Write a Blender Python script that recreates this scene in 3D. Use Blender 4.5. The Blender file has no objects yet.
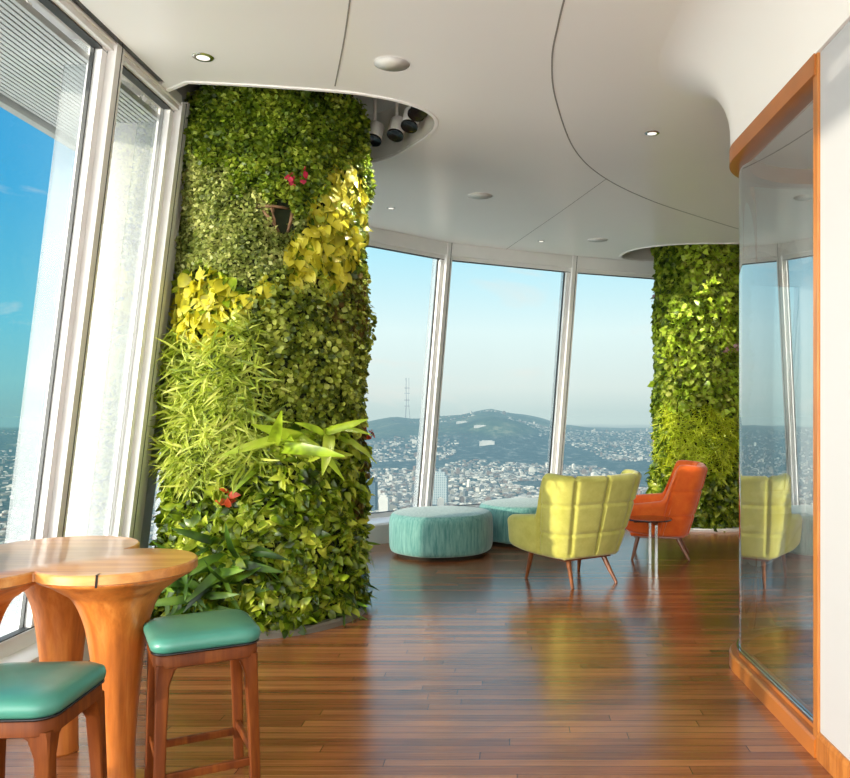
import bpy, bmesh, math, random
import numpy as np
from mathutils import Vector, Matrix
random.seed(7)
rng = np.random.default_rng(11)
S = bpy.context.scene
C = S.collection
PI = math.pi
H_EYE = 1.5
CEIL = 3.6

# ------------------------------------------------------------------ helpers
def lin(r, g, b):
    f = lambda c: (c/255/12.92) if c/255 <= .04045 else ((c/255+.055)/1.055)**2.4
    return (f(r), f(g), f(b), 1)

def tag(o, label=None, cat=None, group=None, kind=None):
    if label: o['label'] = label
    if cat: o['category'] = cat
    if group: o['group'] = group
    if kind: o['kind'] = kind
    return o

def empty(name, loc=(0, 0, 0), rz=0):
    o = bpy.data.objects.new(name, None); C.objects.link(o)
    o.location = loc; o.rotation_euler = (0, 0, rz); o.empty_display_size = .1
    return o

def link(name, me, m, parent=None, smooth=False):
    o = bpy.data.objects.new(name, me); C.objects.link(o)
    if m is not None: me.materials.append(m)
    if smooth:
        me.polygons.foreach_set('use_smooth', [True]*len(me.polygons))
    if parent is not None: o.parent = parent
    return o

def obj(name, bm, m, parent=None, smooth=False, angle=None):
    me = bpy.data.meshes.new(name)
    bmesh.ops.recalc_face_normals(bm, faces=bm.faces[:])
    bm.to_mesh(me); bm.free()
    o = link(name, me, m, parent, smooth)
    if angle is not None:
        me.polygons.foreach_set('use_smooth', [True]*len(me.polygons))
        me.set_sharp_from_angle(angle=math.radians(angle))
    return o

def BM(): return bmesh.new()

def add_box(bm, x0, x1, y0, y1, z0, z1, bevel=0, seg=2, mat=None):
    r = bmesh.ops.create_cube(bm, size=1)
    vs = r['verts']
    for v in vs:
        v.co = Vector(((x0+x1)/2+v.co.x*(x1-x0), (y0+y1)/2+v.co.y*(y1-y0), (z0+z1)/2+v.co.z*(z1-z0)))
    if bevel:
        es = list({e for v in vs for e in v.link_edges})
        g = bmesh.ops.bevel(bm, geom=es, offset=bevel, segments=seg, profile=.5, affect='EDGES')
        vs = list({v for f in g['faces'] for v in f.verts} | {v for v in vs if v.is_valid})
    if mat is not None:
        bmesh.ops.transform(bm, matrix=mat, verts=vs)
    return vs

def add_beam(bm, a, b, wdir, w, d, wo=0, do=0, bevel=0):
    """a bar from a to b; w across wdir, d across the third direction"""
    a, b = Vector(a), Vector(b); ax = (b-a); L = ax.length; ax.normalize()
    wd = Vector(wdir); wd = (wd-ax*wd.dot(ax)).normalized(); dd = ax.cross(wd)
    m = Matrix((wd, dd, ax)).transposed().to_4x4(); m.translation = a
    add_box(bm, wo-w/2, wo+w/2, do-d/2, do+d/2, 0, L, bevel, 2, m)

def add_lathe(bm, prof, n=32, c=(0, 0), shape=None, cap=True):
    rings = []
    for r, z in prof:
        ring = []
        for i in range(n):
            a = 2*PI*i/n
            k = shape(a) if shape else 1
            ring.append(bm.verts.new((c[0]+r*k*math.cos(a), c[1]+r*k*math.sin(a), z)))
        rings.append(ring)
    for p, q in zip(rings, rings[1:]):
        for i in range(n):
            j = (i+1) % n
            bm.faces.new((p[i], p[j], q[j], q[i]))
    if cap:
        bm.faces.new(rings[0][::-1]); bm.faces.new(rings[-1])

def add_tube(bm, pts, radii, n=10, cap=True):
    pts = [Vector(p) for p in pts]
    if not hasattr(radii, '__len__'): radii = [radii]*len(pts)
    rings = []
    for i, p in enumerate(pts):
        t = (pts[min(i+1, len(pts)-1)]-pts[max(i-1, 0)]).normalized()
        u = t.cross(Vector((0, 0, 1)))
        if u.length < 1e-3: u = Vector((1, 0, 0))
        u.normalize(); v = t.cross(u)
        rings.append([bm.verts.new(p+u*radii[i]*math.cos(2*PI*k/n)+v*radii[i]*math.sin(2*PI*k/n)) for k in range(n)])
    for p, q in zip(rings, rings[1:]):
        for k in range(n):
            bm.faces.new((p[k], p[(k+1) % n], q[(k+1) % n], q[k]))
    if cap:
        bm.faces.new(rings[0][::-1]); bm.faces.new(rings[-1])

def add_prism(bm, poly, z0, z1):
    a = [bm.verts.new((x, y, z0)) for x, y in poly]; b = [bm.verts.new((x, y, z1)) for x, y in poly]
    n = len(poly)
    bm.faces.new(a[::-1]); bm.faces.new(b)
    for i in range(n):
        bm.faces.new((a[i], a[(i+1) % n], b[(i+1) % n], b[i]))

def path_normals(path):
    P = [Vector((x, y)) for x, y in path]; out = []
    for i in range(len(P)):
        t = Vector((0, 0))
        if i > 0: t += (P[i]-P[i-1]).normalized()
        if i < len(P)-1: t += (P[i+1]-P[i]).normalized()
        t.normalize()
        out.append(Vector((-t.y, t.x)))          # left of the direction of travel
    return P, out

def add_sweep(bm, path, prof, closed=True):
    """profile of (offset to the left, z) swept along a plan path"""
    P, N = path_normals(path)
    rows = [[bm.verts.new((p.x+n.x*o, p.y+n.y*o, z)) for o, z in prof] for p, n in zip(P, N)]
    k = len(prof)
    for a, b in zip(rows, rows[1:]):
        for j in range(k if closed else k-1):
            l = (j+1) % k
            bm.faces.new((a[j], a[l], b[l], b[j]))
    if closed:
        bm.faces.new(rows[0]); bm.faces.new(rows[-1][::-1])

def crom(pts, ts):
    """Catmull-Rom through (t, value...) rows"""
    pts = np.array(pts, float); T = pts[:, 0]; V = pts[:, 1:]
    out = []
    for t in np.atleast_1d(ts):
        i = int(np.clip(np.searchsorted(T, t)-1, 0, len(T)-2))
        u = (t-T[i])/(T[i+1]-T[i])
        m = lambda j: (V[min(j+1, len(T)-1)]-V[max(j-1, 0)])/(T[min(j+1, len(T)-1)]-T[max(j-1, 0)])
        h = T[i+1]-T[i]
        out.append((2*u**3-3*u**2+1)*V[i]+(u**3-2*u**2+u)*h*m(i)+(-2*u**3+3*u**2)*V[i+1]+(u**3-u**2)*h*m(i+1))
    return np.array(out)

def copy_tree(o, parent=None):
    c = o.copy(); C.objects.link(c)
    if parent is not None: c.parent = parent
    for ch in [x for x in C.objects if x.parent == o]:
        copy_tree(ch, c)
    return c

# pixel of the photo -> point on a horizontal plane
def at(px, py, z):
    Y = 800*(H_EYE-z)/(py-412.)
    return ((px-510)*Y/800, Y)

# ------------------------------------------------------------------ materials
class NT:
    def __init__(s, name):
        s.m = bpy.data.materials.new(name); s.m.use_nodes = True
        s.t = s.m.node_tree; s.t.nodes.clear()
        s.out = s.n('ShaderNodeOutputMaterial')
    def n(s, typ, **kw):
        nd = s.t.nodes.new(typ)
        for k, v in kw.items():
            if k.startswith('i_'):
                nd.inputs[k[2:].replace('_', ' ')].default_value = v
            else: setattr(nd, k, v)
        return nd
    def l(s, a, b): s.t.links.new(a, b)
    def ramp(s, fac, stops, interp='LINEAR'):
        r = s.n('ShaderNodeValToRGB'); cr = r.color_ramp; cr.interpolation = interp
        while len(cr.elements) < len(stops): cr.elements.new(.5)
        for e, (p, c) in zip(cr.elements, stops): e.position = p; e.color = c
        s.l(fac, r.inputs['Fac']); return r.outputs['Color']
    def math(s, op, a, b=None):
        m = s.n('ShaderNodeMath', operation=op)
        for i, v in enumerate((a, b)):
            if v is None: continue
            if isinstance(v, (int, float)): m.inputs[i].default_value = v
            else: s.l(v, m.inputs[i])
        return m.outputs[0]
    def mix(s, f, a, b, blend='MIX'):
        m = s.n('ShaderNodeMix', data_type='RGBA', blend_type=blend)
        for sock, v in ((m.inputs[0], f), (m.inputs[6], a), (m.inputs[7], b)):
            if isinstance(v, (int, float, tuple)): sock.default_value = v
            else: s.l(v, sock)
        return m.outputs[2]
    def coord(s, which='Object', scale=(1, 1, 1), rot=(0, 0, 0)):
        if which == 'Position': o = s.n('ShaderNodeNewGeometry').outputs['Position']
        else: o = s.n('ShaderNodeTexCoord').outputs[which]
        mp = s.n('ShaderNodeMapping'); mp.inputs['Scale'].default_value = scale; mp.inputs['Rotation'].default_value = rot
        s.l(o, mp.inputs['Vector']); return mp.outputs['Vector']
    def noise(s, vec, scale, detail=3, rough=.5, dist=0):
        n = s.n('ShaderNodeTexNoise'); n.inputs['Scale'].default_value = scale; n.inputs['Detail'].default_value = detail
        n.inputs['Roughness'].default_value = rough; n.inputs['Distortion'].default_value = dist
        s.l(vec, n.inputs['Vector']); return n.outputs['Fac']
    def bump(s, h, strength, dist=.01):
        b = s.n('ShaderNodeBump'); b.inputs['Strength'].default_value = strength; b.inputs['Distance'].default_value = dist
        s.l(h, b.inputs['Height']); return b.outputs['Normal']
    def pbr(s, color=None, rough=.5, normal=None, **kw):
        p = s.n('ShaderNodeBsdfPrincipled')
        if color is not None:
            if isinstance(color, tuple): p.inputs['Base Color'].default_value = color
            else: s.l(color, p.inputs['Base Color'])
        if isinstance(rough, (int, float)): p.inputs['Roughness'].default_value = rough
        else: s.l(rough, p.inputs['Roughness'])
        if normal is not None: s.l(normal, p.inputs['Normal'])
        for k, v in kw.items(): p.inputs[k.replace('_', ' ')].default_value = v
        return p
    def done(s, sh):
        s.l(sh.outputs[0] if hasattr(sh, 'outputs') else sh, s.out.inputs['Surface']); return s.m

def plain(name, col, rough=.5, var=.06, scale=6, bump=0, **kw):
    t = NT(name); v = t.coord('Object'); n = t.noise(v, scale, 4)
    d = tuple(max(0, c*(1-var)) for c in col[:3])+(1,); e = tuple(min(1, c*(1+var)) for c in col[:3])+(1,)
    c = t.ramp(n, [(.3, d), (.7, e)])
    nm = t.bump(t.noise(v, scale*12, 3), bump, .004) if bump else None
    return t.done(t.pbr(c, rough, nm, **kw))

def wood(name, dark, mid, light, axis='Z', scale=1., rough=.35, coat=.3):
    t = NT(name)
    sc = {'Z': (14, 14, 1.2), 'X': (1.2, 14, 14), 'Y': (14, 1.2, 14)}[axis]
    v = t.coord('Object', tuple(k*scale for k in sc))
    a = t.noise(v, 2.2, 6, .6, .6); b = t.noise(v, 9, 4, .6, .2)
    f = t.math('ADD', t.math('MULTIPLY', a, .75), t.math('MULTIPLY', b, .25))
    c = t.ramp(f, [(.3, dark), (.5, mid), (.7, light)])
    return t.done(t.pbr(c, rough, t.bump(b, .08, .003), Coat_Weight=coat, Coat_Roughness=.15, Specular_IOR_Level=.5 if coat else .22))

M = {}
M['white'] = plain('white_painted_metal', lin(232, 230, 226), .38, .02)
M['trimwhite'] = plain('white_frame', lin(236, 235, 232), .3, .02)
M['pier'] = plain('pier_cladding', lin(178, 180, 180), .4, .03, 1.5)
M['gasket'] = plain('dark_gasket', lin(52, 55, 56), .5)
M['grey_frame'] = plain('grey_frame', lin(150, 152, 150), .4, .04)
M['ceil'] = plain('ceiling_plaster', lin(238, 235, 230), .3, .012, 1.2)
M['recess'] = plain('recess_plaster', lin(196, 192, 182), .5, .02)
M['wall'] = plain('white_wall', lin(178, 179, 181), .45, .012, 1.5)
M['black'] = plain('black_lens', lin(18, 18, 20), .25)
M['chrome'] = plain('chrome', lin(205, 203, 198), .16, .03, Metallic=1.)
M['emit_ring'] = plain('lamp_ring', lin(215, 212, 205), .35, .02)
M['trimwood'] = wood('honey_wood_trim', lin(128, 72, 24), lin(170, 104, 42), lin(196, 130, 62), 'Z', .7)
M['railwood'] = plain('honey_wood_rail', lin(166, 98, 38), .35, .14, 3, Coat_Weight=.3)
M['tablewood'] = wood('cherry_table_wood', lin(146, 76, 26), lin(196, 114, 46), lin(224, 150, 74), 'Z', .4, .3, .35)
M['tablelip'] = wood('pale_table_edge', lin(170, 100, 45), lin(205, 138, 70), lin(228, 170, 100), 'X', .4, .3, .4)
M['stoolwood'] = wood('walnut_stool_wood', lin(74, 32, 7), lin(104, 50, 13), lin(134, 74, 24), 'Z', .6, .5, 0)
M['chairleg'] = wood('chair_leg_wood', lin(84, 42, 18), lin(124, 70, 32), lin(156, 96, 48), 'Z', .8, .35, .4)
M['darkwood'] = plain('dark_table_top', lin(66, 36, 30), .12, .15, Coat_Weight=.6)
M['soil'] = plain('dark_soil', lin(34, 30, 16), .9, .3)
M['core'] = plain('planting_backing', lin(30, 38, 12), .95, .35, 30)
M['kerb'] = plain('planter_kerb', lin(120, 116, 104), .3, .1)
M['crack'] = plain('dark_crack', lin(30, 16, 8), .8)
M['twig'] = plain('brown_twig', lin(120, 92, 64), .8, .25)

# teal leather
t = NT('teal_leather'); v = t.coord('Object'); n = t.noise(v, 2.5, 3); fine = t.noise(v, 160, 3)
c = t.ramp(n, [(.3, lin(48, 114, 100)), (.7, lin(78, 148, 130))])
M['leather'] = t.done(t.pbr(c, .34, t.bump(fine, .12, .002), Coat_Weight=.25, Coat_Roughness=.25))

# velvet fabrics
def fabric(name, dark, light, scale, streak=(1, 1, 1), sheen=.4):
    t = NT(name); v = t.coord('Object', streak); n = t.noise(v, scale, 5, .65)
    c = t.ramp(n, [(.32, dark), (.68, light)])
    v2 = t.coord('Object'); w = t.noise(v2, 260, 2)
    return t.done(t.pbr(c, .85, t.bump(w, .25, .002), Sheen_Weight=sheen, Sheen_Roughness=.5))
M['teal'] = fabric('teal_velvet', lin(70, 136, 130), lin(132, 184, 174), 12, (3.2, 3.2, .4))
M['yellow'] = fabric('chartreuse_wool', lin(180, 178, 76), lin(200, 198, 100), 9)
M['orange'] = fabric('orange_wool', lin(232, 92, 12), lin(246, 116, 28), 9)

# plank floor: long narrow planks running across the room
t = NT('dark_plank_floor')
v = t.coord('Position')
br = t.n('ShaderNodeTexBrick'); br.offset = .37; br.squash = 1
br.inputs['Scale'].default_value = 1; br.inputs['Brick Width'].default_value = 1.9; br.inputs['Row Height'].default_value = .072
br.inputs['Mortar Size'].default_value = .0016; br.inputs['Mortar Smooth'].default_value = .1; br.inputs['Bias'].default_value = 0
br.inputs['Color1'].default_value = (0, 0, 0, 1); br.inputs['Color2'].default_value = (1, 1, 1, 1); br.inputs['Mortar'].default_value = (.5, .5, .5, 1)
sep = t.n('ShaderNodeSeparateXYZ'); t.l(v, sep.inputs[0])
wn = t.n('ShaderNodeTexWhiteNoise', noise_dimensions='1D'); t.l(t.math('FLOOR', t.math('DIVIDE', sep.outputs[1], .072)), wn.inputs['W'])
cmb = t.n('ShaderNodeCombineXYZ'); t.l(t.math('ADD', sep.outputs[0], t.math('MULTIPLY', wn.outputs['Value'], 7.)), cmb.inputs[0]); t.l(sep.outputs[1], cmb.inputs[1])
br.offset = 0.; t.l(cmb.outputs[0], br.inputs['Vector'])
g = t.noise(t.coord('Position', (1.3, 48, 1)), 1.6, 6, .65, .3)
g2 = t.noise(t.coord('Position', (.5, 9, 1)), 2.0, 3)
f = t.math('ADD', t.math('MULTIPLY', br.outputs['Color'], .24), t.math('ADD', t.math('MULTIPLY', g, .56), t.math('MULTIPLY', g2, .20)))
c = t.ramp(f, [(.24, lin(92, 50, 26)), (.48, lin(142, 84, 46)), (.76, lin(188, 126, 76))])
c = t.mix(br.outputs['Fac'], c, lin(30, 14, 8))
rg = t.math('ADD', t.math('MULTIPLY', g, .14), .17)
M['floor'] = t.done(t.pbr(c, rg, t.bump(t.math('SUBTRACT', g, t.math('MULTIPLY', br.outputs['Fac'], 2.)), .10, .0025), Coat_Weight=.3, Coat_Roughness=.2))

def glass(name, base, gain, top, tint):
    t = NT(name)
    fr = t.n('ShaderNodeFresnel'); fr.inputs['IOR'].default_value = 1.5
    f = t.math('MINIMUM', t.math('ADD', t.math('MULTIPLY', fr.outputs[0], gain), base), top)
    tr = t.n('ShaderNodeBsdfTransparent'); tr.inputs['Color'].default_value = tint
    gl = t.n('ShaderNodeBsdfGlossy'); gl.inputs['Roughness'].default_value = 0; gl.inputs['Color'].default_value = (.95, .98, .97, 1)
    mx = t.n('ShaderNodeMixShader'); t.l(f, mx.inputs[0]); t.l(tr.outputs[0], mx.inputs[1]); t.l(gl.outputs[0], mx.inputs[2])
    return t.done(mx)
M['glass'] = glass('window_glass', 0., .28, .4, (.97, .985, .98, 1))
M['booth_glass'] = glass('booth_glass', .31, 1.5, .85, (.93, .97, .95, 1))

t = NT('frosted_fin'); tr = t.n('ShaderNodeBsdfTransparent'); p = t.pbr(t.ramp(t.noise(t.coord('Object'), 3), [(.3, lin(150, 158, 160)), (.7, lin(170, 176, 178))]), .4)
mx = t.n('ShaderNodeMixShader'); mx.inputs[0].default_value = .38; t.l(tr.outputs[0], mx.inputs[1]); t.l(p.outputs[0], mx.inputs[2]); M['fin'] = t.done(mx)

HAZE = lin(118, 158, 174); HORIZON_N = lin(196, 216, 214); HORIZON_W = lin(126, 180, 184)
def hazy(name, colfn, k=4300., rough=.9):  # aerial haze painted in: a glow mixed over the colour, growing with distance
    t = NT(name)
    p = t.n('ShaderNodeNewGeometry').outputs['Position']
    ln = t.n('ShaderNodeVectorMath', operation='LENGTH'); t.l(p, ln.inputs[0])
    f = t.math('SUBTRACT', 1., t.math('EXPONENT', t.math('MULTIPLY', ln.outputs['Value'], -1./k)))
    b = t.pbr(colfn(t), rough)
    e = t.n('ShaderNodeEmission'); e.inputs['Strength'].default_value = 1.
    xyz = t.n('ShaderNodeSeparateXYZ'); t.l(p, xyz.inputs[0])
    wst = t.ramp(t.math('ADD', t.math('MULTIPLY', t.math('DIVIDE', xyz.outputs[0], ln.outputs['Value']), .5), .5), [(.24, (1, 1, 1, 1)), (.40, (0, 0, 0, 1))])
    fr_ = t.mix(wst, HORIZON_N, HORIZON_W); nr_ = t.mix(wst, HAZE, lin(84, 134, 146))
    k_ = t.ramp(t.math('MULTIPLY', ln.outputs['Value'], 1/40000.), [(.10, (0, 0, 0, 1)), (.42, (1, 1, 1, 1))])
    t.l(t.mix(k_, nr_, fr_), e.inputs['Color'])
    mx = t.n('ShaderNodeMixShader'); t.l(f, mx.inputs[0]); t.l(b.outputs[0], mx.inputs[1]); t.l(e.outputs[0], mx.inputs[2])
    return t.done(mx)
def terrain_col(t):
    big = t.noise(t.coord('Position', (.0012,)*3), 1, 4)
    sm = t.noise(t.coord('Position', (.022,)*3), 1, 5, .7)
    z = t.n('ShaderNodeSeparateXYZ'); t.l(t.n('ShaderNodeNewGeometry').outputs['Position'], z.inputs[0])
    c = t.ramp(sm, [(.40, lin(20, 40, 34)), (.56, lin(50, 66, 60)), (.63, lin(120, 124, 112)), (.72, lin(180, 172, 150))], 'LINEAR')
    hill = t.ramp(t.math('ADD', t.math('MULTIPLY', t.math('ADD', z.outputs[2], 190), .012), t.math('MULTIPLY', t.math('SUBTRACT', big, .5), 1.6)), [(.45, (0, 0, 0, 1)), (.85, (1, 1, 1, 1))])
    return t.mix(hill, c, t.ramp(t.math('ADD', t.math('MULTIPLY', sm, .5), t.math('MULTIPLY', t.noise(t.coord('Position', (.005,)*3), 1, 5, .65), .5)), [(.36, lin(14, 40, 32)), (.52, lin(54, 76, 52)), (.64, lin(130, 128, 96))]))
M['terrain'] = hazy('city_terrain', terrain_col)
def house_col(t):
    r = t.n('ShaderNodeNewGeometry').outputs['Random Per Island']
    return t.ramp(r, [(0, lin(128, 122, 108)), (.25, lin(162, 156, 142)), (.45, lin(88, 90, 88)), (.6, lin(196, 188, 170)), (.8, lin(112, 92, 78)), (1, lin(54, 68, 70))], 'CONSTANT')
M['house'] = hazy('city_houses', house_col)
def ob_col(t):
    r = t.n('ShaderNodeObjectInfo').outputs['Random']
    return t.ramp(r, [(0, lin(128, 122, 108)), (.25, lin(162, 156, 142)), (.45, lin(88, 90, 88)), (.6, lin(196, 188, 170)), (.8, lin(112, 92, 78)), (1, lin(54, 68, 70))], 'CONSTANT')
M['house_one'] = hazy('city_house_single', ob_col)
def tower_col(dark, light):
    def fn(t):
        b = t.n('ShaderNodeTexBrick'); b.offset = 0
        b.inputs['Scale'].default_value = 1; b.inputs['Brick Width'].default_value = 5; b.inputs['Row Height'].default_value = 4.2; b.inputs['Mortar Size'].default_value = .9
        b.inputs['Color1'].default_value = dark; b.inputs['Color2'].default_value = dark; b.inputs['Mortar'].default_value = light
        t.l(t.coord('Object', (1, 1, 1), (PI/2, 0, 0)), b.inputs['Vector']); return b.outputs['Color']
    return fn
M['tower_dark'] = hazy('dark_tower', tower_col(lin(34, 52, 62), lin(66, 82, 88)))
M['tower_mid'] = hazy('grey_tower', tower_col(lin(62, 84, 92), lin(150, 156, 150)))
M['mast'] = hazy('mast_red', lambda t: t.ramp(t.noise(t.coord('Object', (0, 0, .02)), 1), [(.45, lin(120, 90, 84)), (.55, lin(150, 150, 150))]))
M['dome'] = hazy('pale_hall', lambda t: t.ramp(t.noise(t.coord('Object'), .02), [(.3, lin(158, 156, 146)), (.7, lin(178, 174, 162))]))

def leafmat(name, a, b, c, trans=.35, rough=.45):
    t = NT(name)
    r = t.n('ShaderNodeNewGeometry').outputs['Random Per Island']
    pn = t.noise(t.coord('Object'), 7, 2)
    f = t.math('ADD', t.math('MULTIPLY', r, .62), t.math('SUBTRACT', t.math('MULTIPLY', pn, 1.5), .56))
    dk = tuple(v*.45 for v in a[:3])+(1,)
    col = t.ramp(f, [(.0, dk), (.22, a), (.52, b), (.9, c)])
    p = t.pbr(col, rough)
    tl = t.n('ShaderNodeBsdfTranslucent'); t.l(col, tl.inputs['Color'])
    mx = t.n('ShaderNodeMixShader'); mx.inputs[0].default_value = trans
    t.l(p.outputs[0], mx.inputs[1]); t.l(tl.outputs[0], mx.inputs[2])
    return t.done(mx)
L = {
 'fern':   leafmat('fern_leaf', lin(64, 88, 10), lin(112, 138, 24), lin(176, 190, 64)),
 'pale':   leafmat('pale_leaf', lin(112, 128, 50), lin(158, 168, 84), lin(200, 202, 122)),
 'golden': leafmat('golden_leaf', lin(176, 172, 34), lin(218, 208, 56), lin(238, 232, 104), .4),
 'fig':    leafmat('fig_leaf', lin(80, 98, 18), lin(138, 150, 40), lin(196, 202, 92)),
 'grass':  leafmat('spider_leaf', lin(122, 144, 32), lin(170, 184, 58), lin(214, 218, 108)),
 'broad':  leafmat('broad_leaf', lin(62, 88, 8), lin(132, 156, 28), lin(208, 216, 84), .3, .3),
 'nest':   leafmat('nest_fern_leaf', lin(150, 180, 40), lin(180, 204, 58), lin(204, 220, 84), .4, .35),
 'brown':  leafmat('russet_leaf', lin(84, 70, 26), lin(116, 92, 40), lin(134, 116, 48)),
 'red':    leafmat('red_petal', lin(196, 26, 50), lin(220, 50, 84), lin(232, 90, 120)),
 'bract':  leafmat('orange_bract', lin(200, 70, 30), lin(222, 96, 44), lin(226, 120, 70)),
 'pink':   leafmat('pink_petal', lin(206, 130, 150), lin(226, 166, 180), lin(236, 200, 204)),
 'lime':   leafmat('lime_leaf', lin(150, 170, 12), lin(196, 208, 28), lin(222, 228, 70)),
 'dark':   leafmat('dark_strap_leaf', lin(44, 78, 14), lin(80, 118, 24), lin(124, 160, 48)),
}

# ------------------------------------------------------------------ camera
cam = bpy.data.cameras.new('camera'); co = bpy.data.objects.new('camera', cam); C.objects.link(co)
cam.sensor_width = 36; cam.sensor_fit = 'HORIZONTAL'; cam.lens = 800/850*36
cam.shift_x = -85/850; cam.shift_y = 23/850
cam.clip_start = .05; cam.clip_end = 60000
co.location = (0, 0, H_EYE); co.rotation_euler = (PI/2, 0, 0)
S.camera = co

# ------------------------------------------------------------------ sky and sun
w = bpy.data.worlds.new('sky'); S.world = w; w.use_nodes = True
t = NT.__new__(NT); t.t = w.node_tree; t.t.nodes.clear()
wo = t.n('ShaderNodeOutputWorld')
gen = t.n('ShaderNodeTexCoord').outputs['Generated']
sp = t.n('ShaderNodeSeparateXYZ'); t.l(gen, sp.inputs[0])
el = sp.outputs[2]
north = t.ramp(el, [(0., lin(196, 216, 214)), (.03, lin(218, 232, 228)), (.10, lin(224, 246, 246)), (.20, lin(178, 234, 250)), (.45, lin(130, 206, 242)), (.9, lin(90, 150, 214))])
west = t.ramp(el, [(0., lin(126, 180, 184)), (.035, lin(126, 194, 200)), (.10, lin(104, 194, 216)), (.24, lin(66, 170, 220)), (.5, lin(44, 140, 212)), (.9, lin(40, 110, 200))])
side = t.ramp(sp.outputs[0], [(.22, (1, 1, 1, 1)), (.46, (0, 0, 0, 1))])
sx = t.math('ADD', t.math('MULTIPLY', sp.outputs[0], .5), .5)
side = t.ramp(sx, [(.24, (1, 1, 1, 1)), (.40, (0, 0, 0, 1))])
sky = t.mix(side, north, west)
mp = t.n('ShaderNodeMapping'); mp.inputs['Scale'].default_value = (3, 3, 9); t.l(gen, mp.inputs['Vector'])
cl = t.noise(mp.outputs['Vector'], 2.2, 7, .62, .4)
cm = t.ramp(cl, [(.56, (0, 0, 0, 1)), (.78, (.5, .5, .5, 1))])
sky = t.mix(cm, sky, lin(236, 232, 224))
# warm brightness around the low sun, behind and to the left
SUN = Vector((1, .8, -.165)).normalized()
dt = t.n('ShaderNodeVectorMath', operation='DOT_PRODUCT'); t.l(gen, dt.inputs[0]); dt.inputs[1].default_value = tuple(-SUN)
gl = t.ramp(dt.outputs['Value'], [(.55, (0, 0, 0, 1)), (1, (1, 1, 1, 1))])
sky = t.mix(1., sky, t.mix(1., gl, (3.6, 3.3, 2.9, 1), 'MULTIPLY'), 'ADD')
bk = t.ramp(t.math('ADD', t.math('MULTIPLY', sp.outputs[1], -.5), .5), [(.5, (0, 0, 0, 1)), (.85, (1, 1, 1, 1))])  # added fill: neutral glow behind the camera to brighten the interior
sky = t.mix(1., sky, t.mix(1., bk, (3.7, 3.65, 3.55, 1), 'MULTIPLY'), 'ADD')
bg = t.n('ShaderNodeBackground'); bg.inputs['Strength'].default_value = 1.0
t.l(sky, bg.inputs['Color']); t.l(bg.outputs[0], wo.inputs['Surface'])
sd = bpy.data.lights.new('sun', 'SUN'); sd.energy = 4.6; sd.angle = math.radians(1.); sd.color = (1, .89, .72)
so = bpy.data.objects.new('sun', sd); C.objects.link(so); so.rotation_euler = SUN.to_track_quat('-Z', 'Y').to_euler(); so.location = (-6, -2, 4)

# ------------------------------------------------------------------ facade posts: (top xy, bottom xy)
ZT, ZB = 3.62, .22
lx = lambda z: -2.31-.1235*(CEIL-z)
posts = [((lx(ZT), y), (lx(ZB), y)) for y in (-2.6, -.8, 1., 2.8, 4.57, 5.47)]
posts += [((-2.86, 5.95), (-3.24, 5.95)), ((-2.78, 7.25), (-3.12, 7.45)), ((-2.14, 8.55), (-2.44, 8.83)),
          ((-.80, 9.96), (-1.095, 10.15)), ((.84, 10.86), (.593, 11.05)), ((2.6, 11.6), (2.4, 11.85)), ((4.5, 12.15), (4.35, 12.45))]
post_label = ['behind the camera']*3
def v3(p, z): return Vector((p[0], p[1], z))
def make_window(i):
    (t0, b0), (t1, b1) = posts[i], posts[i+1]
    A0, A1, B0, B1 = v3(t0, ZT), v3(t1, ZT), v3(b0, ZB), v3(b1, ZB)
    tan = (B1-B0).normalized()
    up0 = (A0-B0).normalized(); up1 = (A1-B1).normalized()
    inn = Vector((tan.y, -tan.x, 0))                  # towards the room (posts run clockwise)
    root = empty('window_%d' % (i+1), B0); tag(root, kind='structure')
    loc = lambda v: v-B0
    bm = BM()
    q = [bm.verts.new(loc(p)) for p in (B0, B1, A1, A0)]; bm.faces.new(q)
    obj('glass', bm, M['glass'], root)
    hr = .035 if i < 5 else .09
    bm = BM(); add_beam(bm, loc(A0-up0*hr), loc(A1-up1*hr), inn, .12, hr*1.9)
    if i > 5: add_beam(bm, loc(A0-up0*.2+inn*.01), loc(A1-up1*.2+inn*.01), inn, .05, .05)
    gz_ = .226 if i > 5 else .076
    obj('head_rail', bm, M['trimwhite'], root)
    bm = BM(); add_beam(bm, loc(A0-up0*gz_+inn*.005), loc(A1-up1*gz_+inn*.005), inn, .05, .012); add_beam(bm, loc(B0+up0*.065+inn*.01), loc(B1+up1*.065+inn*.01), inn, .05, .014)
    obj('gasket_line', bm, M['gasket'], root)
    bm = BM(); add_beam(bm, loc(B0+up0*.02), loc(B1+up1*.02), inn, .10, .09)
    obj('sill_rail', bm, M['trimwhite'], root)
    bm = BM()                                        # the post at the far end of this pane
    add_beam(bm, loc(B1-up1*.1), loc(A1), tan, .085, .16, .02, 0)
    add_beam(bm, loc(B1-up1*.1), loc(A1), tan, .05, .06, -.055, .0)
    obj('mullion', bm, M['trimwhite'], root)
    bm = BM(); add_beam(bm, loc(B1-up1*.1), loc(A1), tan, .014, .02, -.087, .02)
    add_beam(bm, loc(B1-up1*.1+inn*.081), loc(A1+inn*.081), tan, .007, .004, .035, 0)
    obj('gasket', bm, M['gasket'], root)
    bm = BM(); add_beam(bm, loc(B1-up1*.1-inn*.15), loc(A1-inn*.15), tan, .03, .13)
    obj('outer_fin', bm, M['fin'], root)
    return root
for i in range(len(posts)-1):
    if i == 5: continue
    make_window(i)
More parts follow.
